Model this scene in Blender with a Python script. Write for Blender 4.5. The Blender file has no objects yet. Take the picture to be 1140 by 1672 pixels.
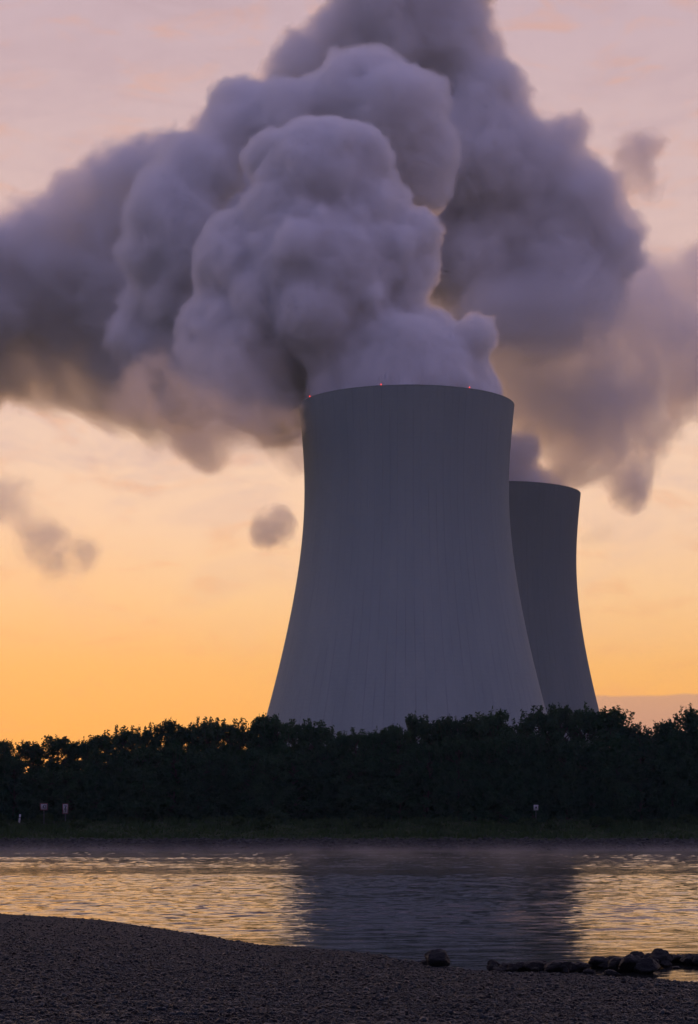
import bpy, math, random
import numpy as np
from mathutils import Vector, Matrix

# ------------------------------------------------------------------ scene, camera
scene = bpy.context.scene
C = scene.collection
R = math.radians
F_PX, HORIZON, CAM_H = 3500.0, 1365.0, 2.2        # focal length and horizon row in photograph pixels, eye height

cam_d = bpy.data.cameras.new("camera")
cam = bpy.data.objects.new("camera", cam_d)
C.objects.link(cam)
cam.location = (0, 0, CAM_H)
cam.rotation_euler = (R(90), 0, 0)
cam_d.sensor_fit = 'VERTICAL'
cam_d.sensor_height = 24.0
cam_d.lens = 24.0 * F_PX / 1672.0
cam_d.shift_y = (HORIZON - 836.0) / 1672.0
cam_d.clip_start = 0.5
cam_d.clip_end = 30000
scene.camera = cam

scene.view_settings.view_transform = 'Standard'
scene.view_settings.look = 'None'
scene.view_settings.exposure = 0.0
scene.view_settings.gamma = 1.0
cy = scene.cycles
cy.max_bounces = 22
cy.volume_bounces = 18
cy.diffuse_bounces = 3
cy.glossy_bounces = 3
cy.transmission_bounces = 4
cy.transparent_max_bounces = 16
cy.use_denoising = True
cy.volume_step_rate = 2.5
cy.use_adaptive_sampling = True
cy.adaptive_threshold = 0.025
cy.adaptive_min_samples = 20
cy.volume_max_steps = 128
cy.sample_clamp_indirect = 6.0

WAVE = 0.072                                       # rms slope of the river's waves
HAZE = 0.00006
SUN_AZ, SUN_EL = R(-9.0), R(1.3)                  # left of the view axis, just above the tree tops

# ------------------------------------------------------------------ world
def srgb(r, g, b):
    f = lambda c: (c / 255 / 12.92) if c / 255 <= 0.04045 else ((c / 255 + 0.055) / 1.055) ** 2.4
    return (f(r), f(g), f(b), 1.0)

class NT:
    """small helper around a node tree"""
    def __init__(s, nt): s.nt = nt
    def n(s, t, **kw):
        nd = s.nt.nodes.new(t)
        for k, v in kw.items(): setattr(nd, k, v)
        return nd
    def l(s, a, b): s.nt.links.new(a, b)
    def put(s, sock, v):
        if isinstance(v, bpy.types.NodeSocket): s.l(v, sock)
        else: sock.default_value = v
    def m(s, op, a, b=None, c=None, clamp=False):
        nd = s.n('ShaderNodeMath', operation=op, use_clamp=clamp)
        s.put(nd.inputs[0], a)
        if b is not None: s.put(nd.inputs[1], b)
        if c is not None: s.put(nd.inputs[2], c)
        return nd.outputs[0]
    def smooth(s, v, a, b, lo=0.0, hi=1.0):
        nd = s.n('ShaderNodeMapRange', interpolation_type='SMOOTHSTEP')
        s.put(nd.inputs['Value'], v)
        nd.inputs['From Min'].default_value = a; nd.inputs['From Max'].default_value = b
        nd.inputs['To Min'].default_value = lo; nd.inputs['To Max'].default_value = hi
        return nd.outputs[0]
    def ramp(s, v, stops, interp='LINEAR'):
        nd = s.n('ShaderNodeValToRGB')
        cr = nd.color_ramp; cr.interpolation = interp
        while len(cr.elements) > 1: cr.elements.remove(cr.elements[-1])
        cr.elements[0].position = stops[0][0]; cr.elements[0].color = stops[0][1]
        for p, c in stops[1:]:
            e = cr.elements.new(p); e.color = c
        s.put(nd.inputs[0], v)
        return nd.outputs[0]
    def mix(s, f, a, b, blend='MIX'):
        nd = s.n('ShaderNodeMix', data_type='RGBA', blend_type=blend)
        s.put(nd.inputs[0], f); s.put(nd.inputs[6], a); s.put(nd.inputs[7], b)
        return nd.outputs[2]
    def noise(s, vec, scale, detail=2.0, rough=0.5, dist=0.0, color=False):
        nd = s.n('ShaderNodeTexNoise')
        if vec is not None: s.l(vec, nd.inputs['Vector'])
        nd.inputs['Scale'].default_value = scale; nd.inputs['Detail'].default_value = detail
        nd.inputs['Roughness'].default_value = rough; nd.inputs['Distortion'].default_value = dist
        return nd.outputs['Color' if color else 0]
    def scaled(s, vec, sc):
        nd = s.n('ShaderNodeVectorMath', operation='MULTIPLY')
        s.l(vec, nd.inputs[0]); nd.inputs[1].default_value = sc
        return nd.outputs[0]

world = bpy.data.worlds.new("World")
scene.world = world
world.use_nodes = True
wt = NT(world.node_tree)
world.node_tree.nodes.clear()
wout = wt.n('ShaderNodeOutputWorld')
bg = wt.n('ShaderNodeBackground')
wt.l(bg.outputs[0], wout.inputs[0])
tc = wt.n('ShaderNodeTexCoord')
sep = wt.n('ShaderNodeSeparateXYZ'); wt.l(tc.outputs['Generated'], sep.inputs[0])
X, Y, Z = sep.outputs
hyp = wt.m('SQRT', wt.m('ADD', wt.m('MULTIPLY', X, X), wt.m('ADD', wt.m('MULTIPLY', Y, Y), 1e-6)))
tan_el = wt.m('DIVIDE', Z, hyp)
tan_az = wt.m('DIVIDE', X, wt.m('MAXIMUM', Y, 0.05))
cos_az = wt.m('DIVIDE', wt.m('ADD', wt.m('MULTIPLY', X, math.sin(SUN_AZ)), wt.m('MULTIPLY', Y, math.cos(SUN_AZ))), hyp)
el01 = wt.m('DIVIDE', wt.m('ARCTAN2', Z, hyp), math.pi / 2, clamp=True)   # 0 horizon .. 1 zenith
d2e = lambda d: d / 90.0
p2e = lambda y: math.degrees(math.atan((HORIZON - y) / F_PX)) / 90.0      # photograph row -> elevation
west = wt.ramp(el01, [
    (0.0, srgb(244, 158, 76)), (p2e(1200), srgb(253, 176, 92)), (p2e(1090), srgb(254, 188, 112)),
    (p2e(980), srgb(255, 203, 148)), (p2e(850), srgb(255, 211, 174)), (p2e(700), srgb(250, 212, 186)),
    (p2e(450), srgb(228, 194, 184)), (p2e(250), srgb(219, 188, 186)), (p2e(40), srgb(208, 180, 186)),
    (d2e(35), srgb(152, 140, 168)), (d2e(60), srgb(100, 102, 140)), (1.0, srgb(90, 94, 134))])
east = wt.ramp(el01, [
    (0.0, srgb(80, 90, 114)), (d2e(12), srgb(106, 109, 156)), (d2e(30), srgb(128, 127, 192)),
    (d2e(60), srgb(112, 115, 174)), (1.0, srgb(98, 104, 156))])
sky = wt.mix(wt.smooth(cos_az, -0.1, 0.93), east, west)
# thin pink streaks of high cirrus in the west
vm = wt.n('ShaderNodeCombineXYZ'); wt.l(tan_az, vm.inputs[0]); wt.l(tan_el, vm.inputs[1])
warp = wt.scaled(vm.outputs[0], (14, 34, 1))
ci = wt.noise(warp, 1.0, 6, 0.6, 0.8)
ci_m = wt.m('MULTIPLY', wt.smooth(ci, 0.42, 0.74), wt.smooth(tan_el, 0.06, 0.22))
sky = wt.mix(wt.m('MULTIPLY', ci_m, 0.55), sky, srgb(196, 166, 172))
ci2 = wt.noise(wt.scaled(vm.outputs[0], (26, 70, 1)), 1.0, 5, 0.6, 0.5)
sky = wt.mix(wt.m('MULTIPLY', wt.smooth(ci2, 0.5, 0.75), 0.35), sky, srgb(236, 164, 118))
# a far grey stratus bank low in the right of the sky
edge = wt.m('ADD', 0.0655, wt.m('MULTIPLY', wt.m('SUBTRACT', wt.noise(wt.scaled(vm.outputs[0], (18, 0, 0)), 1.0, 4, 0.55), 0.5), 0.006))
bank = wt.m('MULTIPLY', wt.smooth(wt.m('SUBTRACT', edge, tan_el), -0.0006, 0.0012), wt.smooth(tan_az, 0.035, 0.10))
bank_c = wt.ramp(tan_el, [(0.04, srgb(190, 142, 128)), (0.066, srgb(214, 160, 128))])
sky = wt.mix(wt.m('MULTIPLY', bank, 0.92), sky, bank_c)
# glow round the hidden sun
dotn = wt.n('ShaderNodeVectorMath', operation='DOT_PRODUCT')
wt.l(tc.outputs['Generated'], dotn.inputs[0])
dotn.inputs[1].default_value = (math.sin(SUN_AZ) * math.cos(R(2)), math.cos(SUN_AZ) * math.cos(R(2)), math.sin(R(2)))
glow = wt.m('POWER', wt.smooth(dotn.outputs['Value'], math.cos(R(9)), 1.0), 2.2)
sky = wt.mix(wt.m('MULTIPLY', glow, 0.2), sky, (1.25, 0.52, 0.11, 1))
# physical dusk sky added faintly over it
nish = wt.n('ShaderNodeTexSky', sky_type='NISHITA')
nish.sun_disc = False; nish.sun_elevation = SUN_EL; nish.sun_rotation = SUN_AZ
nish.dust_density = 2.0; nish.altitude = 100
sky = wt.mix(0.004, sky, nish.outputs[0], 'ADD')
wt.l(sky, bg.inputs['Color'])
bg.inputs['Strength'].default_value = 1.0
world.cycles.sampling_method = 'MANUAL'
world.cycles.sample_map_resolution = 1024

# ------------------------------------------------------------------ sun
sl = bpy.data.lights.new("sun", 'SUN')
sl.energy = 0.9; sl.angle = R(0.5); sl.color = (1.0, 0.50, 0.20)
sun = bpy.data.objects.new("sun", sl); C.objects.link(sun)
sdir = Vector((math.sin(SUN_AZ) * math.cos(SUN_EL), math.cos(SUN_AZ) * math.cos(SUN_EL), math.sin(SUN_EL)))
sun.rotation_euler = sdir.to_track_quat('Z', 'Y').to_euler()
sun.location = (-60, 300, 120)

# ------------------------------------------------------------------ helpers
def at(x, y, d):
    """photograph pixel at distance d -> world point (used to measure positions)"""
    return Vector(((x - 570.0) / F_PX * d, d, CAM_H + (HORIZON - y) / F_PX * d))

def mesh_np(name, verts, faces):
    """faces: int array (n,k)"""
    verts = np.asarray(verts, np.float32); faces = np.asarray(faces, np.int32)
    me = bpy.data.meshes.new(name)
    n, k = faces.shape
    me.vertices.add(len(verts)); me.vertices.foreach_set('co', verts.ravel())
    me.loops.add(n * k); me.loops.foreach_set('vertex_index', faces.ravel())
    me.polygons.add(n)
    me.polygons.foreach_set('loop_start', np.arange(0, n * k, k, dtype=np.int32))
    me.update(calc_edges=True); me.validate()
    return me

def smooth(me):
    me.polygons.foreach_set('use_smooth', np.ones(len(me.polygons), bool)); me.update()

def obj(name, me, mat=None, parent=None):
    o = bpy.data.objects.new(name, me); C.objects.link(o)
    if mat is not None:
        if not len(me.materials): me.materials.append(mat)
    if parent is not None: o.parent = parent
    return o

def tag(o, label=None, cat=None, group=None, kind=None):
    if label: o['label'] = label
    if cat: o['category'] = cat
    if group: o['group'] = group
    if kind: o['kind'] = kind
    return o

def empty(name, loc, rz=0.0):
    o = bpy.data.objects.new(name, None); C.objects.link(o)
    o.location = loc; o.rotation_euler = (0, 0, rz); o.empty_display_size = 0.5
    return o

def copy_thing(root):
    c = root.copy(); C.objects.link(c)
    for ch in root.children:
        d = ch.copy(); C.objects.link(d); d.parent = c
    return c

def material(name):
    m = bpy.data.materials.new(name); m.use_nodes = True
    t = NT(m.node_tree); m.node_tree.nodes.clear()
    out = t.n('ShaderNodeOutputMaterial')
    return m, t, out

def principled(t, out, color, rough=0.8, spec=0.3):
    b = t.n('ShaderNodeBsdfPrincipled')
    t.put(b.inputs['Base Color'], color); t.put(b.inputs['Roughness'], rough)
    b.inputs['Specular IOR Level'].default_value = spec
    t.l(b.outputs[0], out.inputs['Surface'])
    return b

def bump(t, b, h, strength, dist):
    n = t.n('ShaderNodeBump'); n.inputs['Strength'].default_value = strength; n.inputs['Distance'].default_value = dist
    t.l(h, n.inputs['Height']); t.l(n.outputs[0], b.inputs['Normal'])

# ------------------------------------------------------------------ materials
def mat_plain(name, col, rough=0.7, spec=0.3, var=0.25, scale=3.0):
    m, t, out = material(name)
    tcn = t.n('ShaderNodeTexCoord')
    nz = t.noise(tcn.outputs['Object'], scale, 4, 0.6)
    lo = tuple(c * (1 - var) for c in col[:3]) + (1,); hi = tuple(min(1, c * (1 + var)) for c in col[:3]) + (1,)
    principled(t, out, t.ramp(nz, [(0.3, lo), (0.7, hi)]), rough, spec)
    return m

def mat_concrete(name, tone):
    m, t, out = material(name)
    tcn = t.n('ShaderNodeTexCoord')
    s = t.n('ShaderNodeSeparateXYZ'); t.l(tcn.outputs['Object'], s.inputs[0])
    ang = t.m('ARCTAN2', s.outputs[1], s.outputs[0])
    # streaks running down the shell, from a noise stretched in height
    cs = t.n('ShaderNodeCombineXYZ')
    t.l(t.m('COSINE', ang), cs.inputs[0]); t.l(t.m('SINE', ang), cs.inputs[1])
    t.l(t.m('MULTIPLY', s.outputs[2], 0.006), cs.inputs[2])
    st = t.noise(cs.outputs[0], 14, 6, 0.65)
    st2 = t.noise(cs.outputs[0], 3.2, 3, 0.5)
    base = t.ramp(t.m('ADD', t.m('MULTIPLY', st, 0.5), t.m('MULTIPLY', st2, 0.5)),
                  [(0.34, (0.262, 0.318, 0.305, 1)), (0.5, (0.290, 0.345, 0.328, 1)), (0.68, (0.325, 0.375, 0.352, 1))])
    # meridian joints between formwork panels
    fr = t.m('FRACT', t.m('MULTIPLY', t.m('ADD', ang, math.pi), 88 / (2 * math.pi)))
    line = t.m('SUBTRACT', 1.0, t.smooth(t.m('ABSOLUTE', t.m('SUBTRACT', fr, 0.5)), 0.02, 0.085))
    ln_n = t.smooth(t.noise(cs.outputs[0], 9, 3, 0.6), 0.38, 0.62)
    base = t.mix(t.m('MULTIPLY', t.m('MULTIPLY', line, ln_n), 0.22), base, (0.10, 0.10, 0.11, 1))
    # lift rings, very faint
    zr = t.m('FRACT', t.m('MULTIPLY', s.outputs[2], 1 / 1.5))
    ring = t.m('SUBTRACT', 1.0, t.smooth(t.m('ABSOLUTE', t.m('SUBTRACT', zr, 0.5)), 0.02, 0.12))
    base = t.mix(t.m('MULTIPLY', ring, 0.08), base, (0.14, 0.14, 0.15, 1))
    # darker towards the rim, the transition broken up by the streak noise
    top_tone = t.m('MULTIPLY', t.smooth(t.m('ADD', s.outputs[2], t.m('MULTIPLY', st, 60)), 85, 185), 0.34)
    base = t.mix(top_tone, base, (0.14, 0.17, 0.168, 1))
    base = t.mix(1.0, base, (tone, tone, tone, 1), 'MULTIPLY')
    b = principled(t, out, base, 0.85, 0.2)
    bump(t, b, line, 0.2, 0.1)
    return m

def mat_leaf(name, c1, c2):
    m, t, out = material(name)
    oi = t.n('ShaderNodeObjectInfo'); geo = t.n('ShaderNodeNewGeometry')
    tcn = t.n('ShaderNodeTexCoord')
    nz = t.noise(tcn.outputs['Object'], 0.55, 4, 0.65)
    v = t.m('ADD', t.m('MULTIPLY', nz, 0.8), t.m('MULTIPLY', oi.outputs['Random'], 0.2))
    col = t.ramp(v, [(0.34, c1), (0.68, c2)])
    d = t.n('ShaderNodeBsdfDiffuse'); t.l(col, d.inputs[0])
    tr = t.n('ShaderNodeBsdfTranslucent'); t.l(t.mix(0.5, col, (0.10, 0.12, 0.015, 1)), tr.inputs[0])
    mx = t.n('ShaderNodeMixShader'); mx.inputs[0].default_value = 0.3
    t.l(d.outputs[0], mx.inputs[1]); t.l(tr.outputs[0], mx.inputs[2])
    t.l(mx.outputs[0], out.inputs['Surface'])
    return m

def mat_steam(name, density, aniso=0.25, col=(1, 1, 1, 1)):
    m, t, out = material(name)
    v = t.n('ShaderNodeVolumeScatter')
    v.inputs['Color'].default_value = col
    v.inputs['Density'].default_value = density
    v.inputs['Anisotropy'].default_value = aniso
    t.l(v.outputs[0], out.inputs['Volume'])
    m.cycles.homogeneous_volume = True
    return m

def mat_wisp(name, density, scale, lo, hi, aniso=0.35, warp=0.6, col=(1, 1, 1, 1), detail=4):
    """torn, thinning vapour: density broken up by noise in space"""
    m, t, out = material(name)
    tcn = t.n('ShaderNodeTexCoord')
    nz = t.noise(tcn.outputs['Object'], scale, detail, 0.58, warp)
    dn = t.m('MULTIPLY', t.smooth(nz, lo, hi), density)
    v = t.n('ShaderNodeVolumeScatter')
    v.inputs['Color'].default_value = col
    v.inputs['Anisotropy'].default_value = aniso
    t.l(dn, v.inputs['Density'])
    t.l(v.outputs[0], out.inputs['Volume'])
    return m

M_CONC = mat_concrete("shell_concrete", 1.0); M_CONC_DARK = mat_concrete("shell_concrete_dark", 0.68)  # same concrete in two tones, the darker for the farther tower
M_RIM = mat_plain("rim_concrete", (0.20, 0.24, 0.24), 0.85, 0.2, 0.12, 0.4)
M_STEEL = mat_plain("galvanised_steel", (0.10, 0.105, 0.11), 0.45, 0.4, 0.15, 6)
M_WHITE = mat_plain("sign_white", (0.36, 0.37, 0.38), 0.5, 0.4, 0.06, 4)
M_RED = mat_plain("sign_red", (0.17, 0.05, 0.05), 0.5, 0.4, 0.12, 4)
M_BLACK = mat_plain("sign_black", (0.02, 0.02, 0.022), 0.5, 0.4, 0.1, 4)
M_BARK = mat_plain("bark", (0.06, 0.048, 0.038), 0.9, 0.2, 0.4, 5)
M_LEAF = mat_leaf("leaf_green", (0.013, 0.046, 0.032, 1), (0.034, 0.090, 0.046, 1))
M_LEAF2 = mat_leaf("leaf_pale", (0.018, 0.055, 0.038, 1), (0.045, 0.100, 0.052, 1))
M_BUSH = mat_leaf("leaf_bush", (0.022, 0.050, 0.024, 1), (0.055, 0.095, 0.036, 1))
m, t, out = material("red_lamp"); e = t.n('ShaderNodeEmission'); e.inputs[0].default_value = (1, 0.05, 0.03, 1); e.inputs[1].default_value = 2.8
t.l(e.outputs[0], out.inputs['Surface']); M_LAMP = m

# ------------------------------------------------------------------ noise for shapes
def lattice(shape_seed, n=64):
    return np.random.RandomState(shape_seed).rand(n, n).astype(np.float32)

def vnoise2(x, y, seed):
    """smooth value noise on a wrapped lattice"""
    L = lattice(seed); n = L.shape[0]
    xi = np.floor(x).astype(int); yi = np.floor(y).astype(int)
    fx = x - xi; fy = y - yi
    fx = fx * fx * (3 - 2 * fx); fy = fy * fy * (3 - 2 * fy)
    a = L[xi % n, yi % n]; b = L[(xi + 1) % n, yi % n]; c = L[xi % n, (yi + 1) % n]; d = L[(xi + 1) % n, (yi + 1) % n]
    return (a * (1 - fx) + b * fx) * (1 - fy) + (c * (1 - fx) + d * fx) * fy

def fbm2(x, y, seed, octv=4):
    s = 0; a = 0.5; k = 1.0
    for i in range(octv):
        s = s + a * (vnoise2(x * k + 13.7 * i, y * k + 7.1 * i, seed + i) - 0.5); a *= 0.5; k *= 2.03
    return s

def grid_mesh(name, xs, ys, zf):
    xx, yy = np.meshgrid(xs, ys)
    zz = zf(xx, yy)
    v = np.stack([xx, yy, zz], -1).reshape(-1, 3)
    nx, ny = len(xs), len(ys)
    i = np.arange(nx - 1)[None, :] + nx * np.arange(ny - 1)[:, None]
    f = np.stack([i, i + 1, i + nx + 1, i + nx], -1).reshape(-1, 4)
    me = mesh_np(name, v, f); smooth(me)
    return me

# ------------------------------------------------------------------ ground
# far side: river bed, stone toe, grassy bank, then flat land out to the horizon
BANK_Y = np.array([-400, 325, 333, 334, 341, 343, 366, 372, 400, 30000.])
BANK_Z = np.array([-2.5, -2.0, -0.5, 0.0, 1.55, 1.75, 4.9, 5.1, 5.2, 6.0])
def far_z(y): return np.interp(y, BANK_Y, BANK_Z)
def land_z(x, y):
    z = far_z(y + 2.0 * fbm2(x * 0.03, y * 0.0 + 3.3, 5, 3))
    k = np.clip((y - 333) / 20, 0, 1)
    return z + k * 0.9 * fbm2(x * 0.16, y * 0.16, 21, 4)
xs = np.concatenate([[-20000, -6000, -2000, -800, -300], np.arange(-160, 161, 1.0), [300, 800, 2000, 6000, 20000]])
ys = np.concatenate([[-400, 100, 300], np.arange(325, 420, 1.0), [450, 500, 600, 800, 1200, 2000, 5000, 12000, 30000]])
m, t, out = material("bank_grass")
tcn = t.n('ShaderNodeTexCoord')
nz = t.noise(tcn.outputs['Object'], 0.35, 6, 0.65)
s = t.n('ShaderNodeSeparateXYZ'); t.l(tcn.outputs['Object'], s.inputs[0])
col = t.ramp(nz, [(0.3, (0.022, 0.034, 0.014, 1)), (0.55, (0.045, 0.062, 0.024, 1)), (0.75, (0.075, 0.085, 0.035, 1))])
toe = t.smooth(t.m('ADD', s.outputs[2], t.m('MULTIPLY', nz, 0.5)), 1.6, 2.2)
col = t.mix(toe, (0.035, 0.035, 0.033, 1), col)
b = principled(t, out, col, 0.95, 0.1)
bump(t, b, t.noise(tcn.outputs['Object'], 2.5, 5, 0.7), 0.9, 0.4)
tag(obj("ground", grid_mesh("ground", xs, ys, land_z), m), kind='structure')

# near side: gravel bank, its waterline measured from the photograph
SHORE_PX = [(-600, 1481), (-300, 1485), (0, 1493), (100, 1499), (170, 1504), (260, 1516), (340, 1529), (420, 1543), (500, 1549), (600, 1557), (690, 1573),
            (760, 1584), (830, 1589), (900, 1591), (965, 1594), (1050, 1599), (1140, 1606), (1400, 1628), (1800, 1660)]
sh = []
for x, y in SHORE_PX:
    d = CAM_H * F_PX / (y - HORIZON)
    sh.append(((x - 570) / F_PX * d, d))
sh = np.array(sh)
def shore_y(x): return np.interp(x, sh[:, 0], sh[:, 1])
def near_z(x, y):
    d = shore_y(x) - y + 1.1 * fbm2(x * 0.5, y * 0.12, 41, 4)
    z = np.where(d > 0, 0.035 * (1 - np.exp(-d / 0.5)) + 0.016 * d, 0.09 * d)
    z = z + np.clip(d - 0.3, 0, 1) * 0.09 * fbm2(x * 0.9 + 50, y * 1.6, 37, 3) + np.clip(d + 0.5, 0, 1) * (0.05 * fbm2(x * 1.1, y * 0.7, 31, 3) + 0.03 * fbm2(x * 5.0, y * 5.0, 35, 4))
    return np.maximum(z, -1.5)
xs = np.concatenate([[-60, -40, -30, -22], np.arange(-17, 17.01, 0.09), [22, 30, 40, 60]])
ys = np.concatenate([[-30, -10, 5], np.arange(14, 72, 0.11), [76, 85]])
m, t, out = material("gravel_bed")
tcn = t.n('ShaderNodeTexCoord')
vo = t.n('ShaderNodeTexVoronoi'); vo.inputs['Scale'].default_value = 24; t.l(tcn.outputs['Object'], vo.inputs['Vector'])
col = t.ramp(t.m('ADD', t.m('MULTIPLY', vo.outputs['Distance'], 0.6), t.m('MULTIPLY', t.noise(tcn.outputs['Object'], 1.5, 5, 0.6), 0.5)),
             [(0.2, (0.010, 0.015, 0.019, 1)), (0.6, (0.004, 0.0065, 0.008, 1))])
b = principled(t, out, col, 0.7, 0.3)
bump(t, b, vo.outputs['Distance'], 1.0, -0.03)
M_GRAVEL = m
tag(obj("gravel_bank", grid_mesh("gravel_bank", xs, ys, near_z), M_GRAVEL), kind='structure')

# ------------------------------------------------------------------ water
m, t, out = material("river_water")
tcn = t.n('ShaderNodeTexCoord')
P = tcn.outputs['Object']
h2 = t.noise(t.scaled(P, (3.0, 4.5, 1)), 1.0, 3, 0.55, 0.3)
b = t.n('ShaderNodeBsdfPrincipled')
b.inputs['Base Color'].default_value = (0.020, 0.024, 0.022, 1)
b.inputs['Roughness'].default_value = 0.04
b.inputs['IOR'].default_value = 1.5
b.inputs['Specular IOR Level'].default_value = 0.5
t.l(b.outputs[0], out.inputs['Surface'])
bump(t, b, h2, 1.0, 0.012)
r = np.random.RandomState(3)
fan = np.concatenate([[-60, -8, -2, -0.8, -0.4], np.linspace(-0.235, 0.235, 640), [0.4, 0.8, 2, 8, 60]])
rows = [3.0, 10.0, 18.0]
d = 24.0
while d < 337: rows.append(d); d += 0.07 + 0.0016 * d
rows = np.array(rows + [337.5])
wx = fan[None, :] * rows[:, None]; wy = np.repeat(rows[:, None], len(fan), 1)
hz = np.zeros_like(wx)
for k in range(46):                                   # short river waves running mostly across the view
    lam = 0.24 * (9.0 ** r.rand()); th = math.pi / 2 + r.normal(0, 0.55); ph = r.uniform(0, 6.28)
    amp = WAVE * lam / (2 * math.pi) * math.sqrt(2 / 46)
    hz += amp * np.sin(2 * math.pi / lam * (wx * math.cos(th) + wy * math.sin(th)) + ph)
ruffle = 0.50 + 2.0 * np.clip(fbm2(wx * 0.022, wy * 0.07, 71, 4) + 0.12, -0.25, 0.5)
ruffle *= np.clip((wy - 30) / 14, 0.25, 1.0) * (1 + 1.0 * np.clip((wy - 90) / 160, 0, 1))           # sheltered close to the bank
inside = (np.abs(fan) <= 0.2351)[None, :] & (rows >= 24)[:, None]
hz = np.where(inside, hz * ruffle, 0)
nx, ny = len(fan), len(rows)
i = np.arange(nx - 1)[None, :] + nx * np.arange(ny - 1)[:, None]
me = mesh_np("river", np.stack([wx, wy, hz], -1).reshape(-1, 3), np.stack([i, i + 1, i + nx + 1, i + nx], -1).reshape(-1, 4))
smooth(me)
tag(obj("river", me, m), kind='structure')

# ------------------------------------------------------------------ cooling towers
PX = 750.0 / F_PX
PROFILE_PX = [(664.6, 175.5), (680, 174.2), (707, 171.5), (743, 168.6), (775, 167.2), (801, 166.9), (844, 168.3), (873, 169.9), (901, 172.5),
              (944, 178.7), (998, 188.5), (1052, 199.5), (1099, 210.5), (1135, 220.0), (1167, 228.0), (1220, 243.5), (1290, 265), (1325, 276)]
prof = np.array([(CAM_H + (HORIZON - y) * PX, w * PX) for y, w in PROFILE_PX])[::-1]
TOWER_BASE = 5.2
def tower_r(z):
    # smooth curve through the measured radii
    c = np.polyfit(prof[:, 0] - 80, prof[:, 1], 6)
    return np.polyval(c, z - 80)
def lathe(zr, n):
    zr = np.asarray(zr); a = np.linspace(0, 2 * np.pi, n, endpoint=False)
    v = np.stack([zr[:, 1, None] * np.cos(a), zr[:, 1, None] * np.sin(a), np.repeat(zr[:, 0, None], n, 1)], -1).reshape(-1, 3)
    i = np.arange(n)[None, :] + n * np.arange(len(zr) - 1)[:, None]
    j = (np.arange(n) + 1)[None, :] % n + n * np.arange(len(zr) - 1)[:, None]
    return v, np.stack([i, j, j + n, i + n], -1).reshape(-1, 4)
def tube(p0, p1, r0, r1, n=6):
    p0, p1 = np.array(p0, float), np.array(p1, float)
    d = p1 - p0; d /= np.linalg.norm(d) + 1e-9
    u = np.cross(d, [0, 0, 1.0] if abs(d[2]) < 0.9 else [1.0, 0, 0]); u /= np.linalg.norm(u); w = np.cross(d, u)
    a = np.linspace(0, 2 * np.pi, n, endpoint=False)[:, None]
    ring = np.cos(a) * u + np.sin(a) * w
    v = np.concatenate([p0 + r0 * ring, p1 + r1 * ring])
    i = np.arange(n); j = (i + 1) % n
    return v, np.stack([i, j, j + n, i + n], -1)
class Geo:
    def __init__(s): s.v = []; s.f = []; s.n = 0
    def add(s, vf):
        v, f = vf; s.v.append(np.asarray(v, float)); s.f.append(np.asarray(f) + s.n); s.n += len(v); return s
    def mesh(s, name): return mesh_np(name, np.concatenate(s.v), np.concatenate(s.f))
def box(c, sz):
    c = np.array(c, float); h = np.array(sz, float) / 2
    v = np.array([[x, y, z] for x in (-1, 1) for y in (-1, 1) for z in (-1, 1)]) * h + c
    f = np.array([[0, 1, 3, 2], [4, 6, 7, 5], [0, 4, 5, 1], [2, 3, 7, 6], [0, 2, 6, 4], [1, 5, 7, 3]])
    return v, f

TOP_Z = prof[-1, 0]
def make_tower(center, label, lights, conc):
    root = empty("cooling_tower", (center[0], center[1], TOWER_BASE))
    tag(root, label, "cooling tower", "hyperbolic cooling towers")
    zs = np.linspace(17, TOP_Z - 0.25, 90)
    outer = [(z - TOWER_BASE, tower_r(z)) for z in zs]
    inner = [(z - TOWER_BASE, tower_r(z) - 0.6) for z in zs[::-1]]
    me = Geo().add(lathe(outer, 256)).add(lathe(inner, 256)).mesh("shell"); smooth(me)
    obj("shell", me, conc, root)
    r = float(tower_r(TOP_Z)); z = TOP_Z - TOWER_BASE
    rim = [(z - 0.25, r - 0.61), (z - 0.25, r + 0.012), (z, r + 0.015), (z, r - 0.7), (z - 0.25, r - 0.7), (z - 0.25, r - 0.61)]
    obj("rim", Geo().add(lathe(rim, 256)).mesh("rim"), conc, root)
    g = Geo(); rb = float(tower_r(17.0)) - 0.3
    for k in range(44):
        a = 2 * np.pi * k / 44
        for s in (-0.5, 0.5):
            a2 = a + s * 2 * np.pi / 44
            g.add(tube(((rb + 4.0) * math.cos(a), (rb + 4.0) * math.sin(a), 0), (rb * math.cos(a2), rb * math.sin(a2), 17.0 - TOWER_BASE + 0.05), 0.5, 0.5, 8))
    obj("column_ring", g.mesh("column_ring"), M_RIM, root)
    for ang in lights:
        g = Geo()
        g.add(lathe([(0, 0.02), (0.02, 0.15), (0.26, 0.16), (0.4, 0.10), (0.45, 0.02)], 12))
        o = obj("warning_light", g.mesh("warning_light"), M_LAMP, root)
        o.location = ((r + 0.15) * math.cos(ang), (r + 0.15) * math.sin(ang), z + 0.02)
    return root
T1 = ((664 - 570) * PX, 750.0)
D2 = 750.0 / 0.795
T2 = ((808 - 570) / F_PX * D2, D2)
def rim_ang(px): return -math.pi / 2 + math.asin((px - 664) / 175.5)
make_tower(T1, "nearer pale grey concrete cooling tower with red warning lights on its rim", [rim_ang(620), rim_ang(758), rim_ang(508)], M_CONC)
make_tower(T2, "farther darker concrete cooling tower half hidden behind the nearer one", [], M_CONC_DARK)

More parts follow.
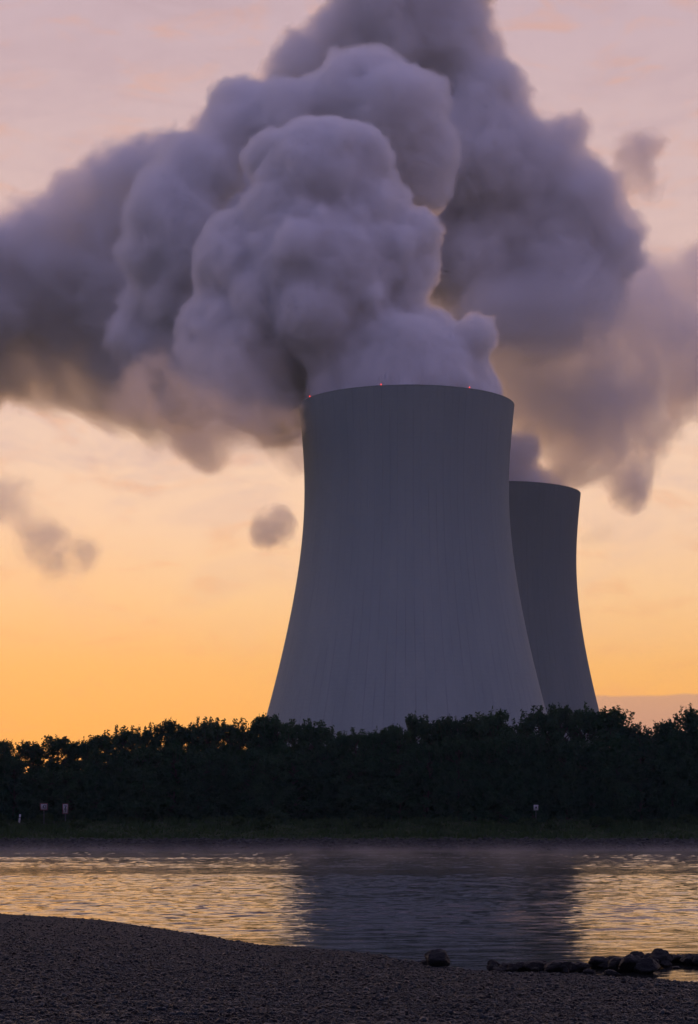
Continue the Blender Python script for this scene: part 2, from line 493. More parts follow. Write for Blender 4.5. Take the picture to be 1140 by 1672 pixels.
# ------------------------------------------------------------------ trees
def rng(seed): return np.random.RandomState(seed)
def leaf_quads(centers, size, r):
    """one small four-cornered leaf spray per centre, turned at random"""
    n = len(centers)
    a = r.normal(size=(n, 3)); a /= np.linalg.norm(a, axis=1, keepdims=True)
    b = r.normal(size=(n, 3)); b -= (a * b).sum(1, keepdims=True) * a; b /= np.linalg.norm(b, axis=1, keepdims=True)
    s = (size * r.uniform(0.6, 1.35, n))[:, None]
    L = s * r.uniform(0.9, 1.5, (n, 1))
    v = np.stack([centers - a * L, centers + b * s * 0.55, centers + a * L, centers - b * s * 0.55], 1).reshape(-1, 3)
    f = np.arange(4 * n).reshape(-1, 4)
    return v, f

def make_tree_meshes(seed, H=15.0, Wd=4.0, low=0.03, sprigs=8, nleaf=340):
    r = rng(seed)
    g = Geo(); lv = []
    # trunk in bending segments
    p = np.array([0, 0, -0.5]); rad = 0.26; pts = [p]
    for k in range(7):
        q = p + np.array([r.uniform(-.25, .25), r.uniform(-.25, .25), H * 0.88 / 7])
        g.add(tube(p, q, rad, rad * 0.84, 8)); rad *= 0.84; p = q; pts.append(p)
    clumps = []
    pa = np.array(pts)
    def on_trunk(z):
        z = min(z, pa[-1, 2] - 0.02)
        return np.array([np.interp(z, pa[:, 2], pa[:, 0]), np.interp(z, pa[:, 2], pa[:, 1]), z])
    nl = 58
    for k in range(nl):
        u = (k + r.rand()) / nl
        zf = low + (0.97 - low) * u
        env = min(1.0, 0.75 + zf) * max(0.0, 1 - zf ** 3.2) ** 0.55       # broad below, rounded on top
        rr = Wd * env * math.sqrt(r.uniform(0.05, 1)) * r.uniform(0.75, 1.15)
        an = k * 2.39996 + r.uniform(-.6, .6)
        c = np.array([rr * math.cos(an), rr * math.sin(an), H * zf])
        b = on_trunk(max(0.3, c[2] - rr * r.uniform(0.4, 0.9)))
        mid = (b + c) / 2 + r.normal(size=3) * 0.25
        g.add(tube(b, mid, 0.10, 0.06, 5)); g.add(tube(mid, c, 0.06, 0.02, 5))
        clumps.append((c, (r.uniform(0.8, 1.5) if zf < 0.7 else r.uniform(0.45, 1.0)) * Wd / 4.0))
    for c, cr in clumps:
        n = int(nleaf * cr ** 2)
        d = r.normal(size=(n, 3)); d /= np.linalg.norm(d, axis=1, keepdims=True)
        q = c + d * (cr * r.uniform(0.15, 1.25, (n, 1)) ** 0.6) * np.array([1.0, 1.0, 0.95])
        lv.append(q)
    for k in range(sprigs):                                                    # thin shoots above the crown
        an = r.uniform(0, 6.28); rr = Wd * 0.75 * math.sqrt(r.rand())
        z0 = H * (0.93 - 0.16 * (rr / Wd) ** 2)
        b = np.array([rr * math.cos(an), rr * math.sin(an), z0 - 1.0])
        tip = b + np.array([r.uniform(-.45, .45), r.uniform(-.45, .45), r.uniform(1.6, 3.3)])
        g.add(tube(on_trunk(z0 - 2.5), b, 0.04, 0.035, 4)); g.add(tube(b, tip, 0.035, 0.012, 4))
        n = int(r.randint(40, 80)); tt = r.uniform(0.1, 1.0, (n, 1))
        lv.append(b + (tip - b) * tt + r.normal(size=(n, 3)) * (0.34 - 0.22 * tt))
    tk = g.mesh("trunk"); smooth(tk)
    cr_ = mesh_np("crown", *leaf_quads(np.concatenate(lv), 0.19, r))
    return tk, cr_

variants = [make_tree_meshes(100 + k, 15.0, [4.0, 3.4, 4.6, 3.8, 3.2, 4.3][k], sprigs=[16, 22, 12, 18, 26, 14][k]) for k in range(6)]
def place_tree(k, loc, H, Wd, rz, label):
    tk, cr_ = variants[k]
    root = empty("tree", loc, rz)
    tag(root, label, "tree", "trees along the far bank")
    obj("trunk", tk, M_BARK, root); obj("crown", cr_, M_LEAF if k % 2 == 0 else M_LEAF2, root)
    base_w = [4.0, 3.4, 4.6, 3.8, 3.2, 4.3][k]
    root.scale = (Wd / base_w, Wd / base_w, H / 15.0)
    return root

# (column, top row) of each crown on the skyline
SKYLINE = [(-95, 1212), (-45, 1206), (5, 1207), (48, 1211), (93, 1202), (135, 1207), (172, 1196), (208, 1188), (240, 1189), (272, 1173), (306, 1182), (340, 1174),
           (372, 1177), (402, 1187), (427, 1166), (450, 1170), (492, 1177), (522, 1181), (556, 1199), (580, 1193), (618, 1190), (647, 1182), (682, 1166),
           (722, 1176), (742, 1170), (782, 1168), (806, 1159), (846, 1178), (882, 1156), (914, 1151), (954, 1153), (996, 1156), (1024, 1180), (1056, 1193),
           (1090, 1176), (1134, 1154), (1185, 1160), (1230, 1172)]
def ordinal(n):
    w = ["leftmost", "second", "third", "fourth", "fifth", "sixth", "seventh", "eighth", "ninth", "tenth", "eleventh", "twelfth", "thirteenth",
         "fourteenth", "fifteenth", "sixteenth", "seventeenth", "eighteenth", "nineteenth", "twentieth"]
    return w[n - 1] if n <= 20 else "twenty-" + ["first", "second", "third", "fourth", "fifth", "sixth", "seventh", "eighth", "ninth"][n - 21] if n < 30 else \
        ["thirtieth", "thirty-first", "thirty-second", "thirty-third", "thirty-fourth", "thirty-fifth", "thirty-sixth", "thirty-seventh", "thirty-eighth"][n - 30]
def where(px):
    if px < 430: return "left of both towers"
    if px < 545: return "below the nearer tower's left foot"
    if px < 760: return "below the nearer tower's middle"
    if px < 890: return "below the nearer tower's right foot"
    if px < 985: return "below the farther tower"
    return "right of both towers"
rt = rng(7)
for i, (px, py) in enumerate(SKYLINE):
    d = 372 + rt.uniform(-3, 6)
    z0 = float(land_z(np.array([0.]), np.array([d]))[0]) - 0.1
    x = (px - 570) / F_PX * d
    top = CAM_H + (HORIZON - py) / F_PX * d
    H = (top - z0) / 1.03
    place_tree(int(rt.randint(6)), (x, d, z0), H, rt.uniform(3.3, 5.2), rt.uniform(0, 6.28),
               "dark tree, %s from left on the skyline, %s" % (ordinal(i + 1), where(px)) if i else "leftmost dark leafy tree on the skyline of the far bank")
# a lower row of younger trees in front, closing the gaps
FRONT = [-70, -20, 22, 66, 115, 158, 196, 236, 285, 325, 362, 410, 446, 480, 530, 575, 610, 655, 700, 748, 790, 832, 870, 925, 968, 1010, 1048, 1100, 1150, 1200]
for i, px in enumerate(FRONT):
    d = 367 + rt.uniform(-1.0, 1.5)
    z0 = float(land_z(np.array([0.]), np.array([d]))[0]) - 0.1
    sky_top = np.interp(px, [s_[0] for s_ in SKYLINE], [s_[1] for s_ in SKYLINE])
    H = ((HORIZON - sky_top) / F_PX * d + CAM_H - z0) * rt.uniform(0.6, 0.88)
    place_tree(int(rt.randint(6)), ((px - 570) / F_PX * d, d, z0), H, rt.uniform(3.0, 4.3), rt.uniform(0, 6.28),
               "lower tree, %s from left before the skyline row, %s" % (ordinal(i + 1), where(px)) if i else "leftmost lower dark tree in front of the skyline row")

# low bushes at the foot of the trees
def bush_mesh(seed):
    r = rng(seed); lv = []; g = Geo()
    for k in range(9):
        c = np.array([r.uniform(-1.0, 1.0), r.uniform(-.7, .7), r.uniform(0.3, 1.2)])
        d = r.normal(size=(110, 3)); d /= np.linalg.norm(d, axis=1, keepdims=True)
        lv.append(c + d * r.uniform(0.3, 0.65) * r.uniform(0.3, 1, (110, 1)) ** 0.5)
        g.add(tube((0, 0, -0.2), c, 0.05, 0.015, 5))
    return g.mesh("stem"), mesh_np("foliage", *leaf_quads(np.concatenate(lv), 0.15, r))
bushes = [bush_mesh(300 + k) for k in range(4)]
bx = sorted(rt.uniform(-60, 1200, 30))
for i, px in enumerate(bx):
    d = rt.uniform(353, 365); x = (px - 570) / F_PX * d
    z0 = float(land_z(np.array([x]), np.array([d]))[0]) - 0.05
    st, fo = bushes[i % 4]
    root = empty("bush", (x, d, z0), rt.uniform(0, 6.28)); sc = rt.uniform(0.5, 1.15); root.scale = (sc * 1.2, sc * 1.2, sc)
    tag(root, "low bush on the grassy bank, %s from left, %s" % (ordinal(i + 1), where(px)), "bush", "bushes on the far bank")
    obj("stem", st, M_BARK, root); obj("foliage", fo, M_BUSH, root)

# dense undergrowth between and behind the trunks: uncountable, one mesh
r = rng(44); n = 70000
ux = r.uniform(-80, 80, n); uy = r.uniform(374, 386, n)
uz = land_z(ux, uy) + r.uniform(0, 1, n) ** 0.8 * (7.5 + 7.0 * fbm2(ux * 0.25, uy * 0.2, 15, 3))
tag(obj("undergrowth", mesh_np("undergrowth", *leaf_quads(np.stack([ux, uy, uz], -1), 0.42, r)), M_LEAF),
    "dense dark undergrowth between and behind the tree trunks", "undergrowth", kind='stuff')

# long grass over the bank: uncountable, one mesh
r = rng(55); n = 26000
gx = r.uniform(-75, 75, n); gy = r.uniform(342.5, 370, n)
gz = land_z(gx, gy)
hgt = r.uniform(0.15, 0.5, n) * (0.6 + 1.4 * (vnoise2(gx * 0.3, gy * 0.3, 77) > 0.55))
w = r.uniform(0.08, 0.22, n); an = r.uniform(0, np.pi, n); lx, ly = r.normal(0, .12, n), r.normal(0, .12, n)
v = np.stack([np.stack([gx - w * np.cos(an), gy - w * np.sin(an), gz - .05], -1), np.stack([gx + w * np.cos(an), gy + w * np.sin(an), gz - .05], -1),
              np.stack([gx + lx + .25 * w * np.cos(an), gy + ly, gz + hgt], -1), np.stack([gx + lx - .25 * w * np.cos(an), gy + ly, gz + hgt * .9], -1)], 1).reshape(-1, 3)
tag(obj("grass", mesh_np("grass", v, np.arange(4 * n).reshape(-1, 4)), M_BUSH),
    "long dark grass covering the slope of the far bank", "grass", kind='stuff')

# ------------------------------------------------------------------ stones
def icosphere(sub):
    p = (1 + 5 ** .5) / 2
    v = [(-1, p, 0), (1, p, 0), (-1, -p, 0), (1, -p, 0), (0, -1, p), (0, 1, p), (0, -1, -p), (0, 1, -p), (p, 0, -1), (p, 0, 1), (-p, 0, -1), (-p, 0, 1)]
    v = [np.array(a, float) / np.linalg.norm(a) for a in v]
    f = [(0, 11, 5), (0, 5, 1), (0, 1, 7), (0, 7, 10), (0, 10, 11), (1, 5, 9), (5, 11, 4), (11, 10, 2), (10, 7, 6), (7, 1, 8),
         (3, 9, 4), (3, 4, 2), (3, 2, 6), (3, 6, 8), (3, 8, 9), (4, 9, 5), (2, 4, 11), (6, 2, 10), (8, 6, 7), (9, 8, 1)]
    for _ in range(sub):
        cache = {}; nf = []
        def mid(a, b):
            k = (min(a, b), max(a, b))
            if k not in cache:
                q = v[a] + v[b]; v.append(q / np.linalg.norm(q)); cache[k] = len(v) - 1
            return cache[k]
        for a, b, c in f:
            x, y, z = mid(a, b), mid(b, c), mid(c, a); nf += [(a, x, z), (b, y, x), (c, z, y), (x, y, z)]
        f = nf
    return np.array(v), np.array(f)
def stone_shape(seed, sub, squash=(1, .85, .65), cuts=7, rough=0.05):
    """a worn boulder: a ball planed down by a few random cuts and roughened"""
    r = rng(seed); v, f = icosphere(sub); v = v.copy()
    for k in range(cuts):
        n = r.normal(size=3); n /= np.linalg.norm(n); h = r.uniform(0.55, 0.88)
        dd = v @ n; v -= np.clip(dd - h, 0, None)[:, None] * n * 0.9
    a = np.arctan2(v[:, 1], v[:, 0]) * 2.2 + 20; b_ = v[:, 2] * 2.6 + 20
    nz = fbm2(a, b_, seed, 4) + 0.6 * fbm2(v[:, 0] * 5 + 40, v[:, 1] * 5 + v[:, 2] * 3 + 40, seed + 9, 3)
    v *= (1 + rough * 4 * nz)[:, None]
    return v * np.array(squash), f

def mat_stone(name, lo, hi, rough, spec, scale):
    m, t, out = material(name)
    tcn = t.n('ShaderNodeTexCoord'); geo = t.n('ShaderNodeNewGeometry')
    nz = t.noise(tcn.outputs['Object'], scale, 6, 0.65)
    v = t.m('ADD', t.m('MULTIPLY', nz, 0.45), t.m('MULTIPLY', geo.outputs['Random Per Island'], 0.55))
    b = principled(t, out, t.ramp(v, [(0.2, lo), (0.75, hi)]), rough, spec)
    bump(t, b, nz, 0.8, 0.05)
    return m
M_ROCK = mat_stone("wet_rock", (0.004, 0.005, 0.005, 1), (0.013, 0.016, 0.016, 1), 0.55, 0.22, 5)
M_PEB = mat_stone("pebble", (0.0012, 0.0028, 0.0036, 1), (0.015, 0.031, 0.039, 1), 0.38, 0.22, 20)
M_RIPRAP = mat_stone("riprap_stone", (0.018, 0.019, 0.018, 1), (0.060, 0.060, 0.057, 1), 0.8, 0.3, 1.2)

# riprap along the foot of the far bank: uncountable rubble, one mesh
r = rng(66); g = Geo(); base = [stone_shape(500 + k, 1) for k in range(6)]
for k in range(2600):
    x = r.uniform(-72, 72); y = r.uniform(333.2, 342.5)
    z = float(land_z(np.array([x]), np.array([y]))[0]); s_ = r.uniform(0.16, 0.42)
    a = r.uniform(0, 6.28); ca, sa = math.cos(a), math.sin(a)
    v, f = base[k % 6]; v = v * s_
    g.add((np.stack([v[:, 0] * ca - v[:, 1] * sa + x, v[:, 0] * sa + v[:, 1] * ca + y, v[:, 2] + z + s_ * .15], -1), f))
tag(obj("rubble", g.mesh("rubble"), M_RIPRAP), "band of grey rubble stones along the foot of the far bank", "rubble", kind='stuff')

# pebbles lying on the gravel bank: uncountable, one mesh
r = rng(77); n = 150000
py_ = 1.0 / (1.0 / 66 + r.uniform(0, 1, n) * (1.0 / 17.5 - 1.0 / 66))
px_ = r.uniform(-1, 1, n) * (0.215 * py_ + 0.8)
ok = py_ < shore_y(px_) + 0.6
px_, py_ = px_[ok], py_[ok]; n = len(px_)
pz_ = near_z(px_, py_)
ss = 0.008 + 0.0062 * r.gamma(1.3, 1.0, n); ss = np.minimum(ss, 0.060)
v0, f0 = icosphere(0)
V = np.empty((n, 12, 3)); 
jit = 1 + r.uniform(-.22, .22, (n, 12, 1))
sq = np.stack([r.uniform(.8, 1.35, n), r.uniform(.7, 1.1, n), r.uniform(.4, .75, n)], -1)[:, None, :]
loc = v0[None] * jit * sq * ss[:, None, None]
a = r.uniform(0, 6.28, n)[:, None]; tl = r.normal(0, .3, n)[:, None]
xz = loc[..., 0] * np.cos(tl) - loc[..., 2] * np.sin(tl); zz = loc[..., 0] * np.sin(tl) + loc[..., 2] * np.cos(tl)
V[..., 0] = xz * np.cos(a) - loc[..., 1] * np.sin(a) + px_[:, None]
V[..., 1] = xz * np.sin(a) + loc[..., 1] * np.cos(a) + py_[:, None]
V[..., 2] = zz + (pz_ + ss * 0.22)[:, None]
Fc = (f0[None] + (np.arange(n) * 12)[:, None, None]).reshape(-1, 3)
me = mesh_np("gravel", V.reshape(-1, 3), Fc); smooth(me)
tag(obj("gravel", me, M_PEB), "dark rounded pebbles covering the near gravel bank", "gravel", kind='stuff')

# the row of boulders at the water's edge (column, row of its foot, width in px, height in px)
TENS = {20: "twent", 30: "thirt", 40: "fort", 50: "fift", 60: "sixt"}
def nth(n):
    if n <= 20: return ordinal(n)
    t_, u_ = n // 10 * 10, n % 10
    return TENS[t_] + "ieth" if u_ == 0 else TENS[t_] + "y-" + ["first", "second", "third", "fourth", "fifth", "sixth", "seventh", "eighth", "ninth"][u_ - 1]
rock_vars = []
for k in range(7):
    v, f = stone_shape(700 + k, 3, (1, .85, .72), 11, 0.10)
    me = mesh_np("rock", v, f); smooth(me); rock_vars.append((me, v[:, 0].max() - v[:, 0].min(), v[:, 2].max() - v[:, 2].min()))
ROCKS = [(714, 1584, 36, 27, "lone dark boulder standing apart at the left of the rock row"),
         (697, 1583, 18, 10, "small low stone leaning against the lone dark boulder"),
         (806, 1585, 20, 9, None), (830, 1586, 27, 13, None), (851, 1587, 26, 15, None), (874, 1588, 36, 18, None), (898, 1589, 22, 12, None),
         (914, 1591, 40, 20, None), (935, 1588, 26, 15, None), (952, 1586, 24, 14, None), (963, 1595, 18, 9, None), (978, 1581, 30, 19, None), (1000, 1580, 27, 17, None),
         (1000, 1597, 24, 11, None), (1012, 1586, 30, 22, None), (1030, 1588, 34, 28, None), (1040, 1573, 28, 18, None), (1056, 1589, 36, 23, None), (1062, 1574, 26, 16, None),
         (1078, 1577, 34, 25, None), (1099, 1573, 24, 14, None), (1110, 1574, 30, 15, None), (1128, 1576, 30, 17, None), (1146, 1577, 28, 17, None), (1172, 1577, 34, 18, None),
         (1200, 1576, 26, 15, None),
         (1088, 1579, 9, 5, "tiny dark stone poking out of the bright pool behind the rock row"),
         (1104, 1582, 12, 4, "flat small stone awash in the bright pool right of the rock row")]
rk = rng(88); cnt = 0
ridge = [(800, 1586), (850, 1587), (900, 1588), (950, 1588), (990, 1584), (1030, 1582), (1070, 1578), (1110, 1574), (1160, 1575), (1210, 1576)]
for k in range(42):                                    # smaller stones filling the heap
    px = rk.uniform(800, 1210)
    ROCKS.append((px, float(np.interp(px, [a_[0] for a_ in ridge], [a_[1] for a_ in ridge])) + rk.uniform(-4, 4), rk.uniform(10, 22), rk.uniform(7, 15), None))
ROCKS.sort(key=lambda a_: a_[0])
for i, (px, py, w_, h_, lab) in enumerate(ROCKS):
    d = CAM_H * F_PX / (py - HORIZON)
    x = (px - 570) / F_PX * d
    z0 = min(max(0.0, float(near_z(np.array([x]), np.array([d]))[0])), 0.2)
    me, bw, bh = rock_vars[i % 7]
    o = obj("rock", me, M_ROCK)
    sw = w_ / F_PX * d * 1.18 / bw; shh = h_ / F_PX * d * 1.25 / bh
    o.scale = (sw, sw * 0.9, shh)
    o.rotation_euler = (rk.uniform(-.12, .12), rk.uniform(-.15, .15), rk.choice([0, math.pi]) + rk.uniform(-.3, .3))
    d2 = d - 0.0
    o.location = ((px - 570) / F_PX * d2, d2, z0 + shh * bh * 0.40)
    if lab is None:
        cnt += 1
        lab = ("leftmost dark wet rock of the row at the water's edge" if cnt == 1 else
               "dark wet rock, %s from the left in the row at the water's edge" % nth(cnt))
    tag(o, lab, "rock", "rocks at the water's edge")

# ------------------------------------------------------------------ river signs on the far bank
def sign_at(px, py_board, w_px, h_px, d, label, kind):
    c = at(px, py_board, d)
    z0 = float(land_z(np.array([c.x]), np.array([d]))[0])
    W, Hh = w_px / F_PX * d, h_px / F_PX * d
    root = empty("river_sign", (c.x, d, z0)); tag(root, label, "sign")
    zc = c.z - z0
    obj("post", Geo().add(tube((0, 0.06, -0.4), (0, 0.06, zc + Hh * .4), 0.06, 0.06, 10)).mesh("post"), M_STEEL, root)
    board = obj("board", Geo().add(box((0, -0.02, zc), (W, 0.04, Hh))).mesh("board"), M_WHITE, root)
    g = Geo(); bw = 0.11 * min(W, Hh) if kind != 'lozenge' else 0
    if bw:
        for sx in (-1, 1): g.add(box((sx * (W / 2 - bw / 2), -0.055, zc), (bw, 0.026, Hh)))
        for sz in (-1, 1): g.add(box((0, -0.055, zc + sz * (Hh / 2 - bw / 2)), (W - 2 * bw, 0.026, bw)))
        obj("border", g.mesh("border"), M_RED, root)
    g = Geo()
    def flat(poly):
        p = np.array(poly, float); n_ = len(p)
        v = np.concatenate([np.stack([p[:, 0], np.full(n_, -0.075), p[:, 1] + zc], -1), np.stack([p[:, 0], np.full(n_, -0.045), p[:, 1] + zc], -1)])
        bmf = [(k, (k + 1) % n_, (k + 1) % n_ + n_, k + n_) for k in range(n_)]
        if n_ == 4: bmf.append((0, 1, 2, 3))
        g.add((v, np.array(bmf)))
    a, b_ = W / 2, Hh / 2
    if kind == 'arrow':                       # dark mark with a notch, on the right of the field
        flat([(-.28 * a, 0), (.05 * a, .55 * b_), (.3 * a, .55 * b_), (-.03 * a, 0)]); flat([(-.03 * a, 0), (.3 * a, -.55 * b_), (.05 * a, -.55 * b_), (-.28 * a, 0)])
        flat([(.42 * a, .55 * b_), (.62 * a, .55 * b_), (.62 * a, -.55 * b_), (.42 * a, -.55 * b_)])
    elif kind == 'zigzag':
        flat([(-.35 * a, .62 * b_), (.45 * a, .62 * b_), (.45 * a, .47 * b_), (-.35 * a, .47 * b_)])
        flat([(.45 * a, .47 * b_), (.15 * a, .47 * b_), (-.45 * a, -.2 * b_), (-.15 * a, -.2 * b_)])
        flat([(.1 * a, .05 * b_), (.4 * a, .05 * b_), (.3 * a, -.6 * b_), (.0 * a, -.6 * b_)])
    else:
        flat([(0, .55 * b_), (.42 * a, 0), (0, -.55 * b_), (-.42 * a, 0)])
    obj("symbol", g.mesh("symbol"), M_BLACK, root)
sign_at(71.8, 1317.2, 12.5, 11.5, 362, "square white river sign with red border and black arrow mark", 'arrow')
sign_at(106.8, 1320.5, 9.5, 17, 362, "tall narrow white river sign with red border and black zigzag", 'zigzag')
sign_at(875.3, 1318.6, 7.6, 9.0, 362, "small plain white river sign with black lozenge below the nearer tower", 'lozenge')
c = at(31.3, 1340.5, 361)
root = empty("marker_post", (c.x, 361, float(land_z(np.array([c.x]), np.array([361.]))[0])))
tag(root, "short white marker post leaning on the far bank left of the signs", "marker post")
hp = at(31.3, 1329.5, 361).z - root.location.z
obj("post", Geo().add(box((0, 0, hp / 2 - .2), (0.3, 0.1, hp + .4))).mesh("post"), M_WHITE, root)
obj("band", Geo().add(box((0, 0, hp * .62), (0.306, 0.106, 0.14))).mesh("band"), M_BLACK, root)
root.rotation_euler = (0, R(7), 0)

# ------------------------------------------------------------------ steam
def sprout(balls, r, n1=20, q1=(0.11, 0.50), n2=7, q2=(0.22, 0.5), grow=0.0):
    """cauliflower: smaller puffs swelling out of bigger puffs"""
    P_ = [np.array(b[:3]) for b in balls]; Rr = [b[3] * 0.96 for b in balls]
    lvl1 = []
    for b in balls:
        c = np.array(b[:3])
        for k in range(n1):
            d = r.normal(size=3); d /= np.linalg.norm(d)
            s = b[3] * (q1[0] + (q1[1] - q1[0]) * r.rand() ** 2.2)
            lvl1.append((c + d * (b[3] * r.uniform(0.96, 1.13) - s * 0.85), s))
    lvl2 = []
    for c, s in lvl1:
        for k in range(n2):
            d = r.normal(size=3); d /= np.linalg.norm(d)
            q = s * r.uniform(*q2)
            lvl2.append((c + d * (s * r.uniform(0.95, 1.18) - q), q))
    for c, s in lvl1 + lvl2: P_.append(c); Rr.append(s)
    return np.array(P_), np.maximum(np.array(Rr) + grow, 0.3)

def hull(name, P_, Rr, voxel, amp, fine, smooth_it=2):
    """one closed skin round all the puffs"""
    me = bpy.data.meshes.new(name + "_points")
    me.vertices.add(len(P_)); me.vertices.foreach_set('co', P_.astype(np.float32).ravel())
    at_ = me.attributes.new("puff", 'FLOAT', 'POINT'); at_.data.foreach_set('value', Rr.astype(np.float32))
    tmp = bpy.data.objects.new(name + "_points", me); C.objects.link(tmp)
    ng = bpy.data.node_groups.new(name + "_skin", 'GeometryNodeTree')
    ng.interface.new_socket("Geometry", in_out='INPUT', socket_type='NodeSocketGeometry')
    ng.interface.new_socket("Geometry", in_out='OUTPUT', socket_type='NodeSocketGeometry')
    N = ng.nodes; Lk = ng.links.new
    gi = N.new('NodeGroupInput'); go = N.new('NodeGroupOutput')
    na = N.new('GeometryNodeInputNamedAttribute'); na.data_type = 'FLOAT'; na.inputs['Name'].default_value = "puff"
    m2p = N.new('GeometryNodeMeshToPoints'); Lk(gi.outputs[0], m2p.inputs['Mesh']); Lk(na.outputs[0], m2p.inputs['Radius'])
    p2v = N.new('GeometryNodePointsToVolume'); p2v.resolution_mode = 'VOXEL_SIZE'
    Lk(m2p.outputs[0], p2v.inputs['Points']); Lk(na.outputs[0], p2v.inputs['Radius'])
    p2v.inputs['Voxel Size'].default_value = voxel; p2v.inputs['Density'].default_value = 1.0
    v2m = N.new('GeometryNodeVolumeToMesh'); v2m.resolution_mode = 'GRID'
    Lk(p2v.outputs[0], v2m.inputs['Volume']); v2m.inputs['Threshold'].default_value = 0.4
    last = v2m.outputs[0]
    if smooth_it:
        ps = N.new('GeometryNodeInputPosition'); bl = N.new('GeometryNodeBlurAttribute'); bl.data_type = 'FLOAT_VECTOR'
        Lk(ps.outputs[0], bl.inputs['Value']); bl.inputs['Iterations'].default_value = smooth_it
        sp0 = N.new('GeometryNodeSetPosition'); Lk(last, sp0.inputs[0]); Lk(bl.outputs[0], sp0.inputs['Position']); last = sp0.outputs[0]
    for scale_, amp_ in ((fine * 0.3, amp * 2.2), (fine, amp)):      # turbulent warp in all directions, then billowing out along the normal
        nz = N.new('ShaderNodeTexNoise'); nz.inputs['Scale'].default_value = scale_; nz.inputs['Detail'].default_value = 3; nz.inputs['Roughness'].default_value = 0.6
        sb = N.new('ShaderNodeVectorMath'); sb.operation = 'SUBTRACT'; Lk(nz.outputs['Color'], sb.inputs[0]); sb.inputs[1].default_value = (0.5, 0.5, 0.5)
        sc = N.new('ShaderNodeVectorMath'); sc.operation = 'SCALE'; Lk(sb.outputs[0], sc.inputs[0]); sc.inputs['Scale'].default_value = 4 * amp_
        sp = N.new('GeometryNodeSetPosition'); Lk(last, sp.inputs[0]); Lk(sc.outputs[0], sp.inputs['Offset']); last = sp.outputs[0]
    for vs, va in ((0.9 * fine, amp * 1.0), (2.0 * fine, amp * 0.8), (4.0 * fine, amp * 0.9)):   # cells swelling out between creases
        ps = N.new('GeometryNodeInputPosition')
        nz = N.new('ShaderNodeTexNoise'); nz.inputs['Scale'].default_value = vs * 0.8; nz.inputs['Detail'].default_value = 2
        wa = N.new('ShaderNodeVectorMath'); wa.operation = 'MULTIPLY_ADD'; Lk(nz.outputs['Color'], wa.inputs[0]); wa.inputs[1].default_value = (0.9 / vs,) * 3; Lk(ps.outputs[0], wa.inputs[2])
        vo = N.new('ShaderNodeTexVoronoi'); vo.feature = 'SMOOTH_F1'; vo.inputs['Smoothness'].default_value = 0.25
        Lk(wa.outputs[0], vo.inputs['Vector']); vo.inputs['Scale'].default_value = vs
        ma = N.new('ShaderNodeMath'); ma.operation = 'MULTIPLY_ADD'; Lk(vo.outputs['Distance'], ma.inputs[0]); ma.inputs[1].default_value = -2.2 * va; ma.inputs[2].default_value = 1.0 * va
        nr = N.new('GeometryNodeInputNormal')
        sc = N.new('ShaderNodeVectorMath'); sc.operation = 'SCALE'; Lk(nr.outputs[0], sc.inputs[0]); Lk(ma.outputs[0], sc.inputs['Scale'])
        sp = N.new('GeometryNodeSetPosition'); Lk(last, sp.inputs[0]); Lk(sc.outputs[0], sp.inputs['Offset']); last = sp.outputs[0]
    # skin it once more so that no fold crosses another
    mv = N.new('GeometryNodeMeshToVolume'); mv.resolution_mode = 'VOXEL_SIZE'; Lk(last, mv.inputs['Mesh'])
    mv.inputs['Density'].default_value = 1.0; mv.inputs['Voxel Size'].default_value = voxel; mv.inputs['Interior Band Width'].default_value = voxel * 2.0
    vm2 = N.new('GeometryNodeVolumeToMesh'); vm2.resolution_mode = 'GRID'; Lk(mv.outputs[0], vm2.inputs['Volume']); vm2.inputs['Threshold'].default_value = 0.3
    last = vm2.outputs[0]
    Lk(last, go.inputs[0])
    md = tmp.modifiers.new("skin", 'NODES'); md.node_group = ng
    dg = bpy.context.evaluated_depsgraph_get()
    res = bpy.data.meshes.new_from_object(tmp.evaluated_get(dg)); res.name = name
    bpy.data.objects.remove(tmp); bpy.data.meshes.remove(me); bpy.data.node_groups.remove(ng)
    res.materials.clear()
    return res

def balls_px(lst, d0):
    """(column, row, radius in photograph px, metres behind d0) -> spheres in space"""
    o_ = []
    for b in lst:
        x, y, rr = b[:3]; d = d0 + (b[3] if len(b) > 3 else 0)
        p = at(x, y, d); o_.append((p.x, p.y, p.z, rr / F_PX * d))
    return o_

